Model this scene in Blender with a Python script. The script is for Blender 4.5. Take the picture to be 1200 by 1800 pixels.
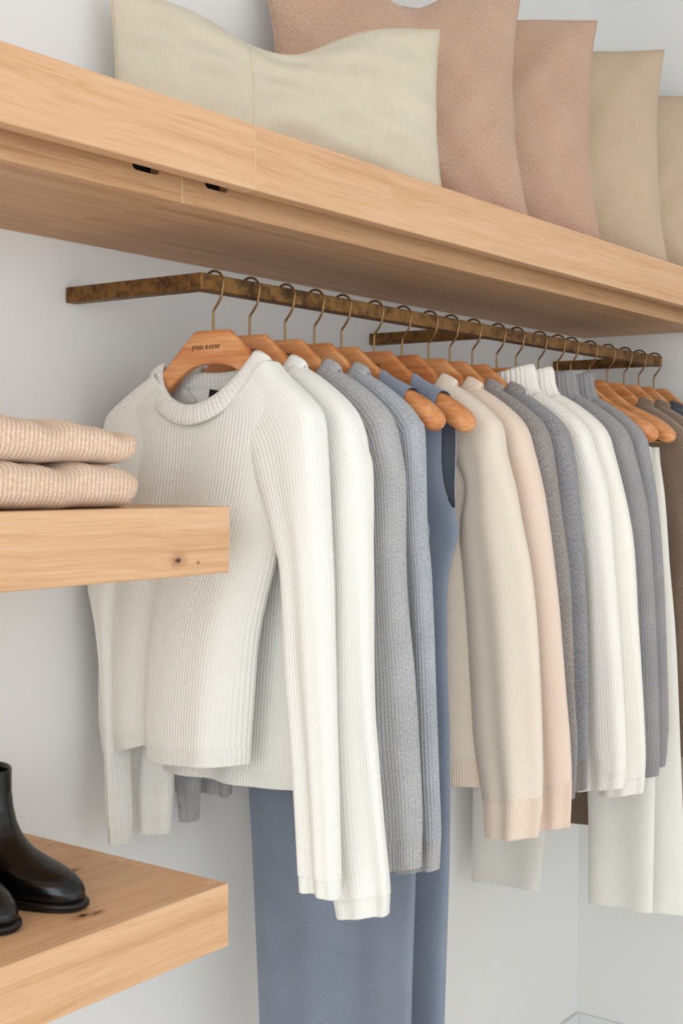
import bpy, bmesh, math, random
import numpy as np
from mathutils import Matrix, Vector

for o in list(bpy.data.objects):
    bpy.data.objects.remove(o)
scene = bpy.context.scene
COL = scene.collection
rng = random.Random(7)

# ------------------------------------------------------------------ camera
H = 1.66                      # lens height above the floor
YAW, PITCH, ROLL = 0.63173, -0.02061, 0.00504
cam_d = bpy.data.cameras.new('camera')
cam = bpy.data.objects.new('camera', cam_d)
COL.objects.link(cam)
Fv = Vector((math.cos(YAW) * math.cos(PITCH), math.sin(YAW) * math.cos(PITCH), math.sin(PITCH)))
Rv = Vector((math.sin(YAW), -math.cos(YAW), 0))
Uv = Rv.cross(Fv)
R2 = Rv * math.cos(ROLL) + Uv * math.sin(ROLL)
U2 = Uv * math.cos(ROLL) - Rv * math.sin(ROLL)
M3 = Matrix((R2, U2, -Fv)).transposed()
cam.matrix_world = Matrix.Translation((0, -1.72, H)) @ M3.to_4x4()
cam_d.sensor_width = 36
cam_d.lens = 2346.26 * 36 / 1800
cam_d.shift_y = -21.37 / 1800
cam_d.clip_start = 0.05
cam_d.dof.use_dof = True
cam_d.dof.focus_distance = 2.0
cam_d.dof.aperture_fstop = 32
scene.camera = cam

# ------------------------------------------------------------------ light
world = bpy.data.worlds.new('room_daylight')
scene.world = world
world.use_nodes = True
bg = world.node_tree.nodes['Background']
bg.inputs[0].default_value = (0.885, 0.945, 1.0, 1)
bg.inputs[1].default_value = 1.92


def area_light(name, loc, target, size, size_y, power, col):
    l = bpy.data.lights.new(name, 'AREA')
    l.shape = 'RECTANGLE'
    l.size = size
    l.size_y = size_y
    l.energy = power
    l.color = col
    o = bpy.data.objects.new(name, l)
    COL.objects.link(o)
    o.location = loc
    o.rotation_euler = (Vector(target) - Vector(loc)).to_track_quat('-Z', 'Y').to_euler()
    return o


area_light('window_daylight', (-3.3, -2.3, 2.3), (1.8, -.2, 1.4), 3.0, 2.2, 48, (0.99, 0.995, 1.0))

vs = scene.view_settings
vs.view_transform = 'Standard'
vs.look = 'None'
vs.exposure = 0.0
vs.gamma = 1.0
vs.use_curve_mapping = False


# ------------------------------------------------------------------ node helpers
class NT:
    def __init__(self, name):
        self.m = bpy.data.materials.new(name)
        self.m.use_nodes = True
        self.t = self.m.node_tree
        self.b = self.t.nodes['Principled BSDF']

    def n(self, typ, **kw):
        nd = self.t.nodes.new(typ)
        for k, v in kw.items():
            setattr(nd, k, v)
        return nd

    def set(self, sock, v):
        if hasattr(v, 'is_linked') or isinstance(v, bpy.types.NodeSocket):
            self.t.links.new(v, sock)
        else:
            sock.default_value = v

    def math(self, op, a, b=None, c=None):
        nd = self.n('ShaderNodeMath', operation=op)
        for i, v in enumerate((a, b, c)):
            if v is not None:
                self.set(nd.inputs[i], v)
        return nd.outputs[0]

    def mix(self, f, a, b):
        nd = self.n('ShaderNodeMix', data_type='RGBA')
        self.set(nd.inputs[0], f)
        self.set(nd.inputs[6], a if not isinstance(a, tuple) else a[:3] + (1,))
        self.set(nd.inputs[7], b if not isinstance(b, tuple) else b[:3] + (1,))
        return nd.outputs[2]

    def noise(self, vec, scale, detail=2, rough=.5, dist=0):
        nd = self.n('ShaderNodeTexNoise')
        self.set(nd.inputs['Vector'], vec)
        nd.inputs['Scale'].default_value = scale
        nd.inputs['Detail'].default_value = detail
        nd.inputs['Roughness'].default_value = rough
        nd.inputs['Distortion'].default_value = dist
        return nd.outputs[0]

    def map(self, vec, loc=(0, 0, 0), rot=(0, 0, 0), scale=(1, 1, 1)):
        nd = self.n('ShaderNodeMapping')
        self.set(nd.inputs[0], vec)
        nd.inputs[1].default_value = loc
        nd.inputs[2].default_value = rot
        nd.inputs[3].default_value = scale
        return nd.outputs[0]

    def ramp(self, f, stops):
        nd = self.n('ShaderNodeValToRGB')
        self.set(nd.inputs[0], f)
        el = nd.color_ramp.elements
        while len(el) < len(stops):
            el.new(0.5)
        for e, (p, c) in zip(el, stops):
            e.position = p
            e.color = tuple(c[:3]) + (1,)
        return nd.outputs[0]

    def bump(self, h, strength, dist):
        nd = self.n('ShaderNodeBump')
        self.set(nd.inputs['Height'], h)
        nd.inputs['Strength'].default_value = strength
        nd.inputs['Distance'].default_value = dist
        self.t.links.new(nd.outputs[0], self.b.inputs['Normal'])

    def out(self, col=None, rough=None, metal=None, sheen=None, spec=None):
        if col is not None:
            self.set(self.b.inputs['Base Color'], col if not isinstance(col, tuple) else col[:3] + (1,))
        if rough is not None:
            self.set(self.b.inputs['Roughness'], rough)
        if metal is not None:
            self.set(self.b.inputs['Metallic'], metal)
        if sheen is not None:
            self.b.inputs['Sheen Weight'].default_value = sheen
            self.b.inputs['Sheen Roughness'].default_value = .5
        if spec is not None:
            self.b.inputs['Specular IOR Level'].default_value = spec
        return self.m


def lin(r, g, b):
    return tuple(((v / 255) / 12.92 if v / 255 < .04045 else ((v / 255 + .055) / 1.055) ** 2.4) for v in (r, g, b))


def m_paint(name, col):
    t = NT(name)
    co = t.n('ShaderNodeTexCoord').outputs['Object']
    t.bump(t.noise(co, 260, 3), .06, .001)
    big = t.noise(co, 1.4, 2)
    c = t.mix(big, tuple(x * .985 for x in col), col)
    return t.out(c, .75, spec=.25)


def m_oak(name, light, mid, dark, knots=(), seed=0.0, grain=(0, 0, 0)):
    """oak with the grain along local X"""
    t = NT(name)
    co = t.n('ShaderNodeTexCoord').outputs['Object']
    info = t.n('ShaderNodeObjectInfo').outputs['Random']
    off = t.n('ShaderNodeCombineXYZ')
    t.set(off.inputs[0], t.math('MULTIPLY', info, 7.0))
    t.set(off.inputs[1], t.math('MULTIPLY', info, 3.1))
    t.set(off.inputs[2], t.math('MULTIPLY', info, 1.7))
    add = t.n('ShaderNodeVectorMath', operation='ADD')
    t.set(add.inputs[0], co)
    t.set(add.inputs[1], off.outputs[0])
    v = add.outputs[0]
    warp = t.noise(t.map(v, scale=(1.1, 4, 4)), 1.6, 2)
    sep = t.n('ShaderNodeSeparateXYZ')
    t.set(sep.inputs[0], v)
    wob = t.math('MULTIPLY', t.math('SUBTRACT', warp, .5), .05)
    cmb = t.n('ShaderNodeCombineXYZ')
    t.set(cmb.inputs[0], sep.outputs[0])
    t.set(cmb.inputs[1], t.math('ADD', sep.outputs[1], wob))
    t.set(cmb.inputs[2], t.math('ADD', sep.outputs[2], wob))
    w = cmb.outputs[0]
    g1 = t.noise(t.map(w, scale=(1.3, 55, 55)), 1.0, 5, .6)
    g2 = t.noise(t.map(w, scale=(5, 330, 330)), 1.0, 3, .6)
    g3 = t.noise(t.map(w, scale=(.6, 9, 9)), 1.0, 2, .5)
    f = t.math('ADD', t.math('MULTIPLY', g1, .56), t.math('ADD', t.math('MULTIPLY', g2, .38), t.math('MULTIPLY', g3, .22)))
    c = t.ramp(f, [(.43, dark), (.56, mid), (.70, light)])
    pore = t.noise(t.map(w, scale=(14, 700, 700)), 1.0, 2, .5)
    c = t.mix(t.math('MULTIPLY', t.math('GREATER_THAN', pore, .66), .22), c, tuple(x * .55 for x in dark))
    for (kx, ky, kz, kr) in knots:
        d = t.n('ShaderNodeVectorMath', operation='DISTANCE')
        t.set(d.inputs[0], t.map(co, loc=(-kx * .62, -ky, -kz), scale=(.62, 1, 1)))
        d.inputs[1].default_value = (0, 0, 0)
        nz = t.math('MULTIPLY', t.math('SUBTRACT', t.noise(co, 120, 3), .5), kr * 1.2)
        e = t.math('ADD', d.outputs['Value'], nz)
        halo = t.n('ShaderNodeMapRange')
        t.set(halo.inputs[0], e)
        halo.inputs[1].default_value = kr * 2.6
        halo.inputs[2].default_value = kr * .8
        c = t.mix(t.math('MULTIPLY', halo.outputs[0], .55), c, lin(150, 96, 58))
        core = t.n('ShaderNodeMapRange')
        t.set(core.inputs[0], e)
        core.inputs[1].default_value = kr * .9
        core.inputs[2].default_value = kr * .3
        c = t.mix(core.outputs[0], c, lin(52, 36, 28))
    hsv = t.n('ShaderNodeHueSaturation')
    t.set(hsv.inputs['Color'], c)
    t.set(hsv.inputs['Value'], t.math('ADD', .94, t.math('MULTIPLY', info, .12)))
    c = hsv.outputs[0]
    t.bump(f, .12, .0008)
    return t.out(c, .5, spec=.3)


def m_hanger():
    t = NT('cedar_hanger_wood')
    co = t.n('ShaderNodeTexCoord').outputs['Object']
    info = t.n('ShaderNodeObjectInfo').outputs['Random']
    add = t.n('ShaderNodeVectorMath', operation='ADD')
    t.set(add.inputs[0], co)
    cm = t.n('ShaderNodeCombineXYZ')
    t.set(cm.inputs[2], t.math('MULTIPLY', info, 2.0))
    t.set(cm.inputs[0], t.math('MULTIPLY', info, 5.0))
    t.set(add.inputs[1], cm.outputs[0])
    v = add.outputs[0]
    g1 = t.noise(t.map(v, scale=(3.5, 22, 38)), 1.0, 4, .55, .8)
    g2 = t.noise(t.map(v, scale=(9, 160, 220)), 1.0, 3, .6)
    f = t.math('ADD', t.math('MULTIPLY', g1, .75), t.math('MULTIPLY', g2, .25))
    c = t.ramp(f, [(.36, lin(186, 110, 62)), (.5, lin(214, 142, 88)), (.66, lin(230, 172, 118))])
    t.bump(f, .06, .0006)
    return t.out(c, .38, spec=.45)


def m_bronze(name, wire=False):
    t = NT(name)
    co = t.n('ShaderNodeTexCoord').outputs['Object']
    if wire:
        c = t.mix(t.noise(co, 60, 2), lin(150, 118, 78), lin(120, 90, 56))
        return t.out(c, .36, .9)
    n1 = t.noise(co, 60, 6, .7)
    n2 = t.noise(t.map(co, scale=(1, 1, 2)), 14, 4, .6)
    f = t.math('ADD', t.math('MULTIPLY', n1, .6), t.math('MULTIPLY', n2, .4))
    c = t.ramp(f, [(.39, lin(78, 57, 36)), (.45, lin(106, 77, 44)), (.50, lin(130, 94, 52)), (.66, lin(146, 107, 62))])
    r = t.n('ShaderNodeMapRange')
    t.set(r.inputs[0], f)
    r.inputs[3].default_value = .62
    r.inputs[4].default_value = .36
    t.bump(n1, .08, .0006)
    return t.out(c, r.outputs[0], .82)


def m_knit(name, light, dark, pitch=.0074, row=.0029, rib=1.0, chev=.5, melange=.6, mscale=380.0, strength=.6, dist=.0016,
           sheen=.25, soft=.12):
    """yarn colours with a bump of stitch columns and rows laid along the cloth's UVs (metres)"""
    t = NT(name)
    uv = t.n('ShaderNodeUVMap').outputs[0]
    sp = t.n('ShaderNodeSeparateXYZ')
    t.set(sp.inputs[0], uv)
    x = t.math('DIVIDE', sp.outputs[0], pitch)
    y = t.math('DIVIDE', sp.outputs[1], row)
    jit = t.math('MULTIPLY', t.noise(uv, 55, 2), 1.4)
    fx = t.math('FRACT', x)
    tri = t.math('MULTIPLY', t.math('ABSOLUTE', t.math('SUBTRACT', fx, .5)), 2.0)
    ribh = t.math('SUBTRACT', 1.0, t.math('POWER', tri, 2.0))
    yy = t.math('ADD', t.math('ADD', y, t.math('MULTIPLY', tri, chev)), jit)
    st = t.math('ADD', .5, t.math('MULTIPLY', t.math('SINE', t.math('MULTIPLY', yy, 6.2832)), .5))
    h = t.math('ADD', t.math('MULTIPLY', ribh, rib), t.math('MULTIPLY', st, .55))
    h = t.math('SUBTRACT', h, t.math('MULTIPLY', t.math('POWER', tri, 5.0), t.math('MULTIPLY', t.math('SUBTRACT', 1.0, st), 1.3)))
    h = t.math('ADD', h, t.math('MULTIPLY', t.noise(uv, 1500, 2), .25))
    t.bump(h, strength, dist)
    mz = t.noise(t.map(uv, scale=(1, .55, 1)), mscale, 3, .65)
    big = t.noise(uv, 9, 3)
    f = t.math('ADD', t.math('MULTIPLY', t.math('SUBTRACT', mz, .5), melange * 3.2), t.math('ADD', .5, t.math('MULTIPLY', t.math('SUBTRACT', big, .5), soft * 4)))
    cl = t.n('ShaderNodeClamp')
    t.set(cl.inputs[0], f)
    c = t.mix(cl.outputs[0], dark, light)
    return t.out(c, .95, sheen=sheen, spec=.1)


def m_weave(name, light, dark, pitch=.0011, melange=.5, strength=.35):
    t = NT(name)
    uv = t.n('ShaderNodeUVMap').outputs[0]
    a = t.noise(t.map(uv, scale=(1, .06, 1)), 430, 2, .6)
    b = t.noise(t.map(uv, scale=(.06, 1, 1)), 430, 2, .6)
    big = t.noise(uv, 6, 3)
    f = t.math('ADD', t.math('MULTIPLY', t.math('ADD', a, b), .5), t.math('MULTIPLY', t.math('SUBTRACT', big, .5), .35))
    mr = t.n('ShaderNodeMapRange')
    t.set(mr.inputs[0], f)
    mr.inputs[1].default_value = .5 - .5 * melange * .5
    mr.inputs[2].default_value = .5 + .5 * melange * .5
    c = t.mix(mr.outputs[0], dark, light)
    t.bump(t.math('ADD', t.math('ADD', a, b), t.math('MULTIPLY', t.noise(uv, 18, 3), 1.2)), strength, .0012)
    return t.out(c, .92, sheen=.15, spec=.12)


def m_plain(name, col, rough=.5, metal=0.0, spec=.4, bumpscale=0, bs=.1):
    t = NT(name)
    co = t.n('ShaderNodeTexCoord').outputs['Object']
    c = t.mix(t.noise(co, 40, 3), tuple(x * .93 for x in col), col)
    if bumpscale:
        t.bump(t.noise(co, bumpscale, 3), bs, .0006)
    return t.out(c, rough, metal, spec=spec)


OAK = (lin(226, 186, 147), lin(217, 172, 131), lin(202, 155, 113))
M = dict(
    wall=m_paint('white_wall_paint', lin(237, 236, 233)),
    base=m_paint('white_baseboard_paint', lin(230, 230, 230)),
    floor=m_oak('pale_floor_boards', lin(232, 224, 214), lin(224, 214, 202), lin(208, 195, 180)),
    oak=m_oak('oak_boards', *OAK),
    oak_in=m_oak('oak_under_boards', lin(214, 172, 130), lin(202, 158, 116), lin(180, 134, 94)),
    oak_mid=m_oak('oak_boards_one_knot', *OAK, knots=[(1.354, -.45, H - .1228, .0055), (1.395, -.45, H - .128, .0016)]),
    oak_low=m_oak('oak_boards_with_knots', *OAK,
                  knots=[(1.367, -.224, H - .598, .006), (1.236, -.387, H - .598, .007), (1.252, -.395, H - .598, .004), (1.262, -.392, H - .598, .0035)]),
    joint=m_plain('pale_joint_filler', lin(238, 212, 176), .7),
    black=m_plain('black_label_cloth', lin(16, 16, 17), .8),
    ink=m_plain('dark_brown_ink', lin(48, 26, 16), .7),
    hanger=m_hanger(),
    bronze=m_bronze('aged_bronze'),
    wire=m_bronze('bronze_wire', True),
    leather=m_plain('black_leather', lin(9, 8, 8), .24, spec=.42, bumpscale=300, bs=.06),
    sole=m_plain('black_rubber_sole', lin(13, 12, 12), .4, spec=.4),
    white_rib=m_knit('ivory_chunky_wool', lin(245, 244, 238), lin(236, 234, 225), melange=.25, rib=.25, strength=.42, dist=.0014),
    white_cuff=m_knit('ivory_cuff_wool', lin(245, 244, 238), lin(236, 234, 225), .0055, .0026, melange=.25, rib=.5, strength=.5, dist=.0014),
    grey_rib=m_knit('grey_chunky_wool', lin(212, 210, 210), lin(128, 127, 129), melange=.6, mscale=560, rib=.35, strength=.5, dist=.0014),
    bluegrey_rib=m_knit('blue_grey_chunky_wool', lin(208, 210, 214), lin(126, 129, 136), melange=.6, mscale=560, rib=.35, strength=.5, dist=.0014),
    dress=m_knit('slate_fine_knit', lin(149, 157, 171), lin(105, 114, 131), .0022, .0016, melange=.6, mscale=520, strength=.3, dist=.0006),
    dress_rib=m_knit('slate_rib_knit', lin(160, 169, 186), lin(112, 123, 143), .0035, .002, melange=.5, strength=.6, dist=.001),
    bind=m_knit('slate_binding_knit', lin(176, 174, 178), lin(150, 150, 158), .002, .002, melange=.3),
    beige=m_knit('oatmeal_fine_knit', lin(241, 229, 212), lin(225, 208, 190), .0030, .0022, melange=.45, mscale=420, strength=.4, dist=.0008),
    beige_rib=m_knit('oatmeal_rib_knit', lin(240, 224, 206), lin(221, 201, 181), .0042, .0026, melange=.4, strength=.3, dist=.0010),
    peach=m_knit('blush_fine_knit', lin(241, 222, 206), lin(224, 199, 179), .0030, .0022, melange=.45, mscale=420, strength=.4, dist=.0008),
    peach_rib=m_knit('blush_rib_knit', lin(241, 220, 203), lin(223, 197, 177), .0042, .0026, melange=.4, strength=.3, dist=.0010),
    taupe=m_knit('taupe_grey_fine_knit', lin(174, 166, 160), lin(114, 108, 106), .0030, .0022, melange=.75, mscale=340, strength=.4, dist=.0008),
    taupe_rib=m_knit('taupe_grey_rib_knit', lin(182, 174, 170), lin(122, 117, 116), .0042, .0026, melange=.6, strength=.4, dist=.0010),
    steel=m_knit('steel_grey_fine_knit', lin(172, 169, 170), lin(108, 107, 111), .0030, .0022, melange=.75, mscale=340, strength=.4, dist=.0008),
    waffle=m_knit('ivory_waffle_knit', lin(248, 244, 236), lin(239, 233, 222), .0060, .0052, chev=0, melange=.2, rib=.8, strength=.4, dist=.0012),
    greywaffle=m_knit('grey_rib_waffle_knit', lin(188, 184, 182), lin(112, 112, 117), .0062, .004, chev=.2, melange=.6, mscale=560, rib=1.0, strength=.55, dist=.0014),
    denim=m_weave('white_denim', lin(244, 241, 233), lin(230, 226, 216), melange=.9, strength=.3),
    brown=m_knit('brown_brushed_knit', lin(164, 142, 122), lin(104, 86, 72), .0032, .0024, melange=.7, mscale=420, strength=.35, dist=.0008),
    navy=m_knit('charcoal_fine_knit', lin(92, 94, 100), lin(58, 61, 68), .0030, .0022, melange=.5, strength=.4, dist=.0008),
    peach_fold=m_knit('peach_chunky_wool', lin(242, 222, 200), lin(212, 171, 140), .0072, .0029, melange=.6, mscale=300, rib=.5, strength=.5, dist=.0014),
    linen=m_weave('cream_linen', lin(218, 209, 191), lin(200, 188, 165), melange=1.2),
    flax=m_weave('flax_linen', lin(209, 187, 162), lin(188, 165, 139), melange=1.2),
    mauve=m_knit('mauve_boiled_knit', lin(214, 180, 157), lin(173, 136, 114), .0034, .0026, melange=.55, mscale=330, strength=.3, dist=.0008),
    seam=m_weave('linen_seam_thread', lin(214, 200, 172), lin(196, 180, 152), melange=.5),
)


# ------------------------------------------------------------------ mesh helpers
def thing(name, label, cat, loc=(0, 0, 0), rotz=0.0, group=None, kind=None):
    o = bpy.data.objects.new(name, None)
    COL.objects.link(o)
    o.empty_display_size = .05
    o.location = loc
    o.rotation_euler = (0, 0, rotz)
    if label:
        o['label'] = label
    if cat:
        o['category'] = cat
    if group:
        o['group'] = group
    if kind:
        o['kind'] = kind
    return o


def obj(name, me, mat, parent=None, label=None):
    o = bpy.data.objects.new(name, me)
    COL.objects.link(o)
    if mat is not None and not me.materials:
        me.materials.append(mat)
    if parent is not None:
        o.parent = parent
    if label:
        o['label'] = label
    return o


def bm_mesh(bm, name, smooth=False):
    me = bpy.data.meshes.new(name)
    bmesh.ops.recalc_face_normals(bm, faces=bm.faces)
    bm.to_mesh(me)
    bm.free()
    if smooth:
        me.polygons.foreach_set('use_smooth', [True] * len(me.polygons))
    return me


def box_mesh(name, x0, x1, y0, y1, z0, z1, bev=.0008):
    bm = bmesh.new()
    bmesh.ops.create_cube(bm, size=1)
    for v in bm.verts:
        v.co = Vector((x0 if v.co.x < 0 else x1, y0 if v.co.y < 0 else y1, z0 if v.co.z < 0 else z1))
    if bev:
        bmesh.ops.bevel(bm, geom=list(bm.edges), offset=bev, segments=1, affect='EDGES')
    return bm_mesh(bm, name)


def grid_mesh(name, P, closed=True, U=None, V=None, caps=(False, False), skip=None):
    """P: rows x cols x 3, columns closed round; UVs in metres"""
    P = np.asarray(P, float)
    nr, nc = P.shape[:2]
    ncf = nc if closed else nc - 1
    verts = P.reshape(-1, 3)
    r, c = np.meshgrid(np.arange(nr - 1), np.arange(ncf), indexing='ij')
    c2 = (c + 1) % nc
    F = np.stack([r * nc + c, r * nc + c2, (r + 1) * nc + c2, (r + 1) * nc + c], -1).reshape(-1, 4)
    rr, cc = r.reshape(-1), c.reshape(-1)
    if skip is not None:
        keep = ~skip[rr, cc]
        F, rr, cc = F[keep], rr[keep], cc[keep]
    me = bpy.data.meshes.new(name)
    faces = F.tolist()
    nq = len(faces)
    for k, end in ((0, caps[0]), (nr - 1, caps[1])):
        if end:
            ids = list(range(k * nc, k * nc + nc))
            faces.append(ids if k == 0 else ids[::-1])
    me.from_pydata(verts.tolist(), [], faces)
    if U is not None:
        uvl = me.uv_layers.new(name='UVMap')
        # U has ncf+1 columns
        u = np.stack([U[rr, cc], U[rr, cc + 1], U[rr + 1, cc + 1], U[rr + 1, cc]], -1)
        v = np.stack([V[rr, cc], V[rr, cc + 1], V[rr + 1, cc + 1], V[rr + 1, cc]], -1)
        uv = np.stack([u, v], -1).reshape(-1, 2)
        full = np.zeros((len(me.loops), 2))
        full[:nq * 4] = uv
        uvl.data.foreach_set('uv', full.reshape(-1))
    if any(caps):
        bm = bmesh.new()
        bm.from_mesh(me)
        bmesh.ops.recalc_face_normals(bm, faces=bm.faces)
        bm.to_mesh(me)
        bm.free()
    me.polygons.foreach_set('use_smooth', [True] * len(me.polygons))
    me.update()
    return me


def catmull(pts, n, s0=0.0, s1=1.0):
    """n samples, even in arc length, of a smooth curve through pts"""
    p = np.asarray(pts, float)
    if len(p) == 2:
        t = np.linspace(s0, s1, n)[:, None]
        return p[0] * (1 - t) + p[1] * t
    q = np.vstack([2 * p[0] - p[1], p, 2 * p[-1] - p[-2]])
    out = []
    for i in range(1, len(q) - 2):
        a, b, c, d = q[i - 1], q[i], q[i + 1], q[i + 2]
        t = np.linspace(0, 1, 24, endpoint=False)[:, None]
        out.append(.5 * (2 * b + (c - a) * t + (2 * a - 5 * b + 4 * c - d) * t ** 2 + (3 * b - a - 3 * c + d) * t ** 3))
    out.append(p[-1:])
    o = np.vstack(out)
    L = np.r_[0, np.cumsum(np.linalg.norm(np.diff(o, axis=0), axis=1))]
    s = np.linspace(s0, s1, n) * L[-1]
    return np.stack([np.interp(s, L, o[:, k]) for k in range(o.shape[1])], 1)


def tube_mesh(name, path, rad, seg=8, caps=True, closed=False):
    p = np.asarray(path, float)
    n = len(p)
    rad = np.broadcast_to(rad, (n,))
    tang = np.gradient(p, axis=0)
    if closed:
        tang = np.roll(p, -1, 0) - np.roll(p, 1, 0)
    tang /= np.linalg.norm(tang, axis=1)[:, None] + 1e-12
    ref = np.array([0, 0, 1.0]) if abs(tang[0][2]) < .9 else np.array([1.0, 0, 0])
    rows = []
    nrm = np.cross(tang[0], ref)
    nrm /= np.linalg.norm(nrm)
    for i in range(n):
        nrm = nrm - tang[i] * (nrm @ tang[i])
        nrm /= np.linalg.norm(nrm)
        bn = np.cross(tang[i], nrm)
        a = np.linspace(0, 2 * math.pi, seg, endpoint=False)
        rows.append(p[i] + rad[i] * (np.cos(a)[:, None] * nrm + np.sin(a)[:, None] * bn))
    if closed:
        rows.append(rows[0])
    return grid_mesh(name, rows, caps=(caps and not closed, caps and not closed))


def pad3(pts):
    """(a, z[, t]) control points to local (x=a, y=t, z)"""
    return np.array([(p[0], p[2] if len(p) > 2 else 0.0, p[1]) for p in pts], float)


def cloth(name, A, B, th, mat, parent, rows=70, cols=64, n=2.3, s0=0.0, s1=1.0, folds=(), shift=None, scoop=None, rib=None,
          swell=0.0, armhole=None, ntop=None, zshift=None, hem=True, uoff=0.0, label=None):
    """A closed, flattened sleeve of cloth between two side edges A and B.
    th: list of half thicknesses along its length.  folds: (k, phase, amp_top, amp_hem).  shift: f(c, s) extra depth.
    rib: (pitch, depth) of raised wales, real relief.  scoop: (front, back, reach) lowers the neck edge."""
    s = np.linspace(s0, s1, rows)
    Ac = catmull(pad3(A), rows, s0, s1)
    Bc = catmull(pad3(B), rows, s0, s1)
    thr = np.interp(s, np.linspace(0, 1, len(th)), th) * (1 + swell)
    if rib:
        w = np.linalg.norm(Bc - Ac, axis=1).max()
        per = 2.05 * w + 2 * thr.max()
        nribs = max(6, int(round(per / rib[0])))
        cols = nribs * 6
    ph = np.linspace(0, 2 * math.pi, 2001)
    cx = np.sign(np.cos(ph)) * np.abs(np.cos(ph)) ** (2 / n)
    sx = np.sign(np.sin(ph)) * np.abs(np.sin(ph)) ** (2 / n)
    wm = np.linalg.norm(Bc - Ac, axis=1).mean() / 2
    tm = thr.mean()
    Lc = np.r_[0, np.cumsum(np.hypot(np.diff(cx) * wm, np.diff(sx) * tm))]
    arc = np.linspace(0, Lc[-1], cols + 1)
    c = np.interp(arc[:-1], Lc, cx)
    q = -np.interp(arc[:-1], Lc, sx)          # front (towards -y) first
    mid = (Ac + Bc) / 2
    half = (Bc - Ac) / 2
    cc = np.tile(c, (rows, 1))
    qq = np.tile(q, (rows, 1))
    if ntop:                                    # squarer over the hanger, softer below
        nt, reach = ntop
        cx2 = np.sign(np.cos(ph)) * np.abs(np.cos(ph)) ** (2 / nt)
        sx2 = np.sign(np.sin(ph)) * np.abs(np.sin(ph)) ** (2 / nt)
        L2 = np.r_[0, np.cumsum(np.hypot(np.diff(cx2) * wm, np.diff(sx2) * tm))]
        ar2 = np.linspace(0, L2[-1], cols + 1)[:-1]
        w2 = np.clip(1 - (s - reach * .6) / (reach * .6), 0, 1)[:, None]
        cc = cc * (1 - w2) + np.interp(ar2, L2, cx2)[None, :] * w2
        qq = qq * (1 - w2) - np.interp(ar2, L2, sx2)[None, :] * w2
    if armhole:                                 # the front edge is cut back from the back edge
        sa, sb, cut = armhole
        x_ = np.clip((s - sa) / (sb - sa), 0, 1)
        lim = 1 - cut * np.sin(math.pi * x_) ** .55
        lim = lim[:, None]
        fr = (np.arange(cols) > 0) & (np.arange(cols) < cols / 2)
        big = np.where(np.abs(cc) > .6, np.sign(cc) * (.6 + (np.abs(cc) - .6) * (lim - .6) / .4), cc)
        cc = np.where(fr[None, :], big, cc)
    P = mid[:, None, :] + half[:, None, :] * cc[:, :, None]
    dep = thr[:, None] * qq
    for (k, phs, a0, a1) in folds:
        dep = dep + (a0 + (a1 - a0) * s)[:, None] * np.sin(k * math.pi * c + phs)[None, :]
    if shift is not None:
        dep = dep + shift(c[None, :], s[:, None])
    P[:, :, 1] += dep
    if zshift is not None:
        P[:, :, 2] += zshift(c[None, :], s[:, None])
    if scoop:
        f, b, reach = scoop
        wgt = np.clip(1 - s / reach, 0, 1) ** 1.6
        prof = np.clip(1 - np.abs(c) ** 2.2, 0, 1)
        side = np.where(q < 0, f, b)
        P[:, :, 2] -= wgt[:, None] * (prof * side)[None, :]
    if rib:
        du = np.roll(P, -1, 1) - np.roll(P, 1, 1)
        dv = np.gradient(P, axis=0)
        N = np.cross(du, dv)
        N /= np.linalg.norm(N, axis=2)[:, :, None] + 1e-12
        cen = P - mid[:, None, :]
        sg = np.sign((N[:, :, 1] * np.where(q < 0, -1, 1)[None, :]).mean()) or 1.0
        ph6 = (np.arange(cols) % 6) / 6.0
        tri = np.abs(ph6 - .5) * 2
        d = rib[1] * (1 - tri ** 2 - .5)
        P = P + N * sg * d[None, :, None]
    lenv = np.r_[0, np.cumsum(np.linalg.norm(np.diff((Ac + Bc) / 2, axis=0), axis=1))]
    pl = np.linalg.norm(np.diff((Ac + 3 * Bc) / 4, axis=0), axis=1)
    lenv = np.r_[0, np.cumsum(pl)] + s0 * 1.0
    pit = rib[0] if rib else 1.0
    U = np.tile(np.arange(cols + 1) / 6.0 * pit if rib else arc, (rows, 1)) + uoff
    V = np.tile(lenv[:, None], (1, cols + 1))
    if hem:                                     # turn the edge inwards, so that the cloth has a thickness
        ctr = mid[-1]
        last = P[-1]
        e1 = last.copy()
        din = (ctr - last)
        din[:, 2] = 0
        din /= np.linalg.norm(din, axis=1)[:, None] + 1e-9
        e0 = last + din * .0012 + np.array([0, 0, -.0012])
        e1 = last + din * .0036 + np.array([0, 0, -.0002])
        e2 = last + din * .0042 + np.array([0, 0, .03])
        P = np.concatenate([P, e0[None], e1[None], e2[None]], 0)
        U = np.vstack([U, U[-1:], U[-1:], U[-1:]])
        V = np.vstack([V, V[-1:] + .002, V[-1:] + .004, V[-1:] + .03])
    skip = None
    if armhole:
        skip = np.zeros((P.shape[0], cols), bool)
        rs = np.where((s > armhole[0]) & (s < armhole[1]))[0]
        jl = int(np.floor((cols - 1) / 2))
        skip[rs, 0] = True
        skip[rs, jl] = True
    me = grid_mesh(name, P, U=U, V=V, skip=skip)
    o = obj(name, me, mat, parent, label)
    return o, P, c, q, s


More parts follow.
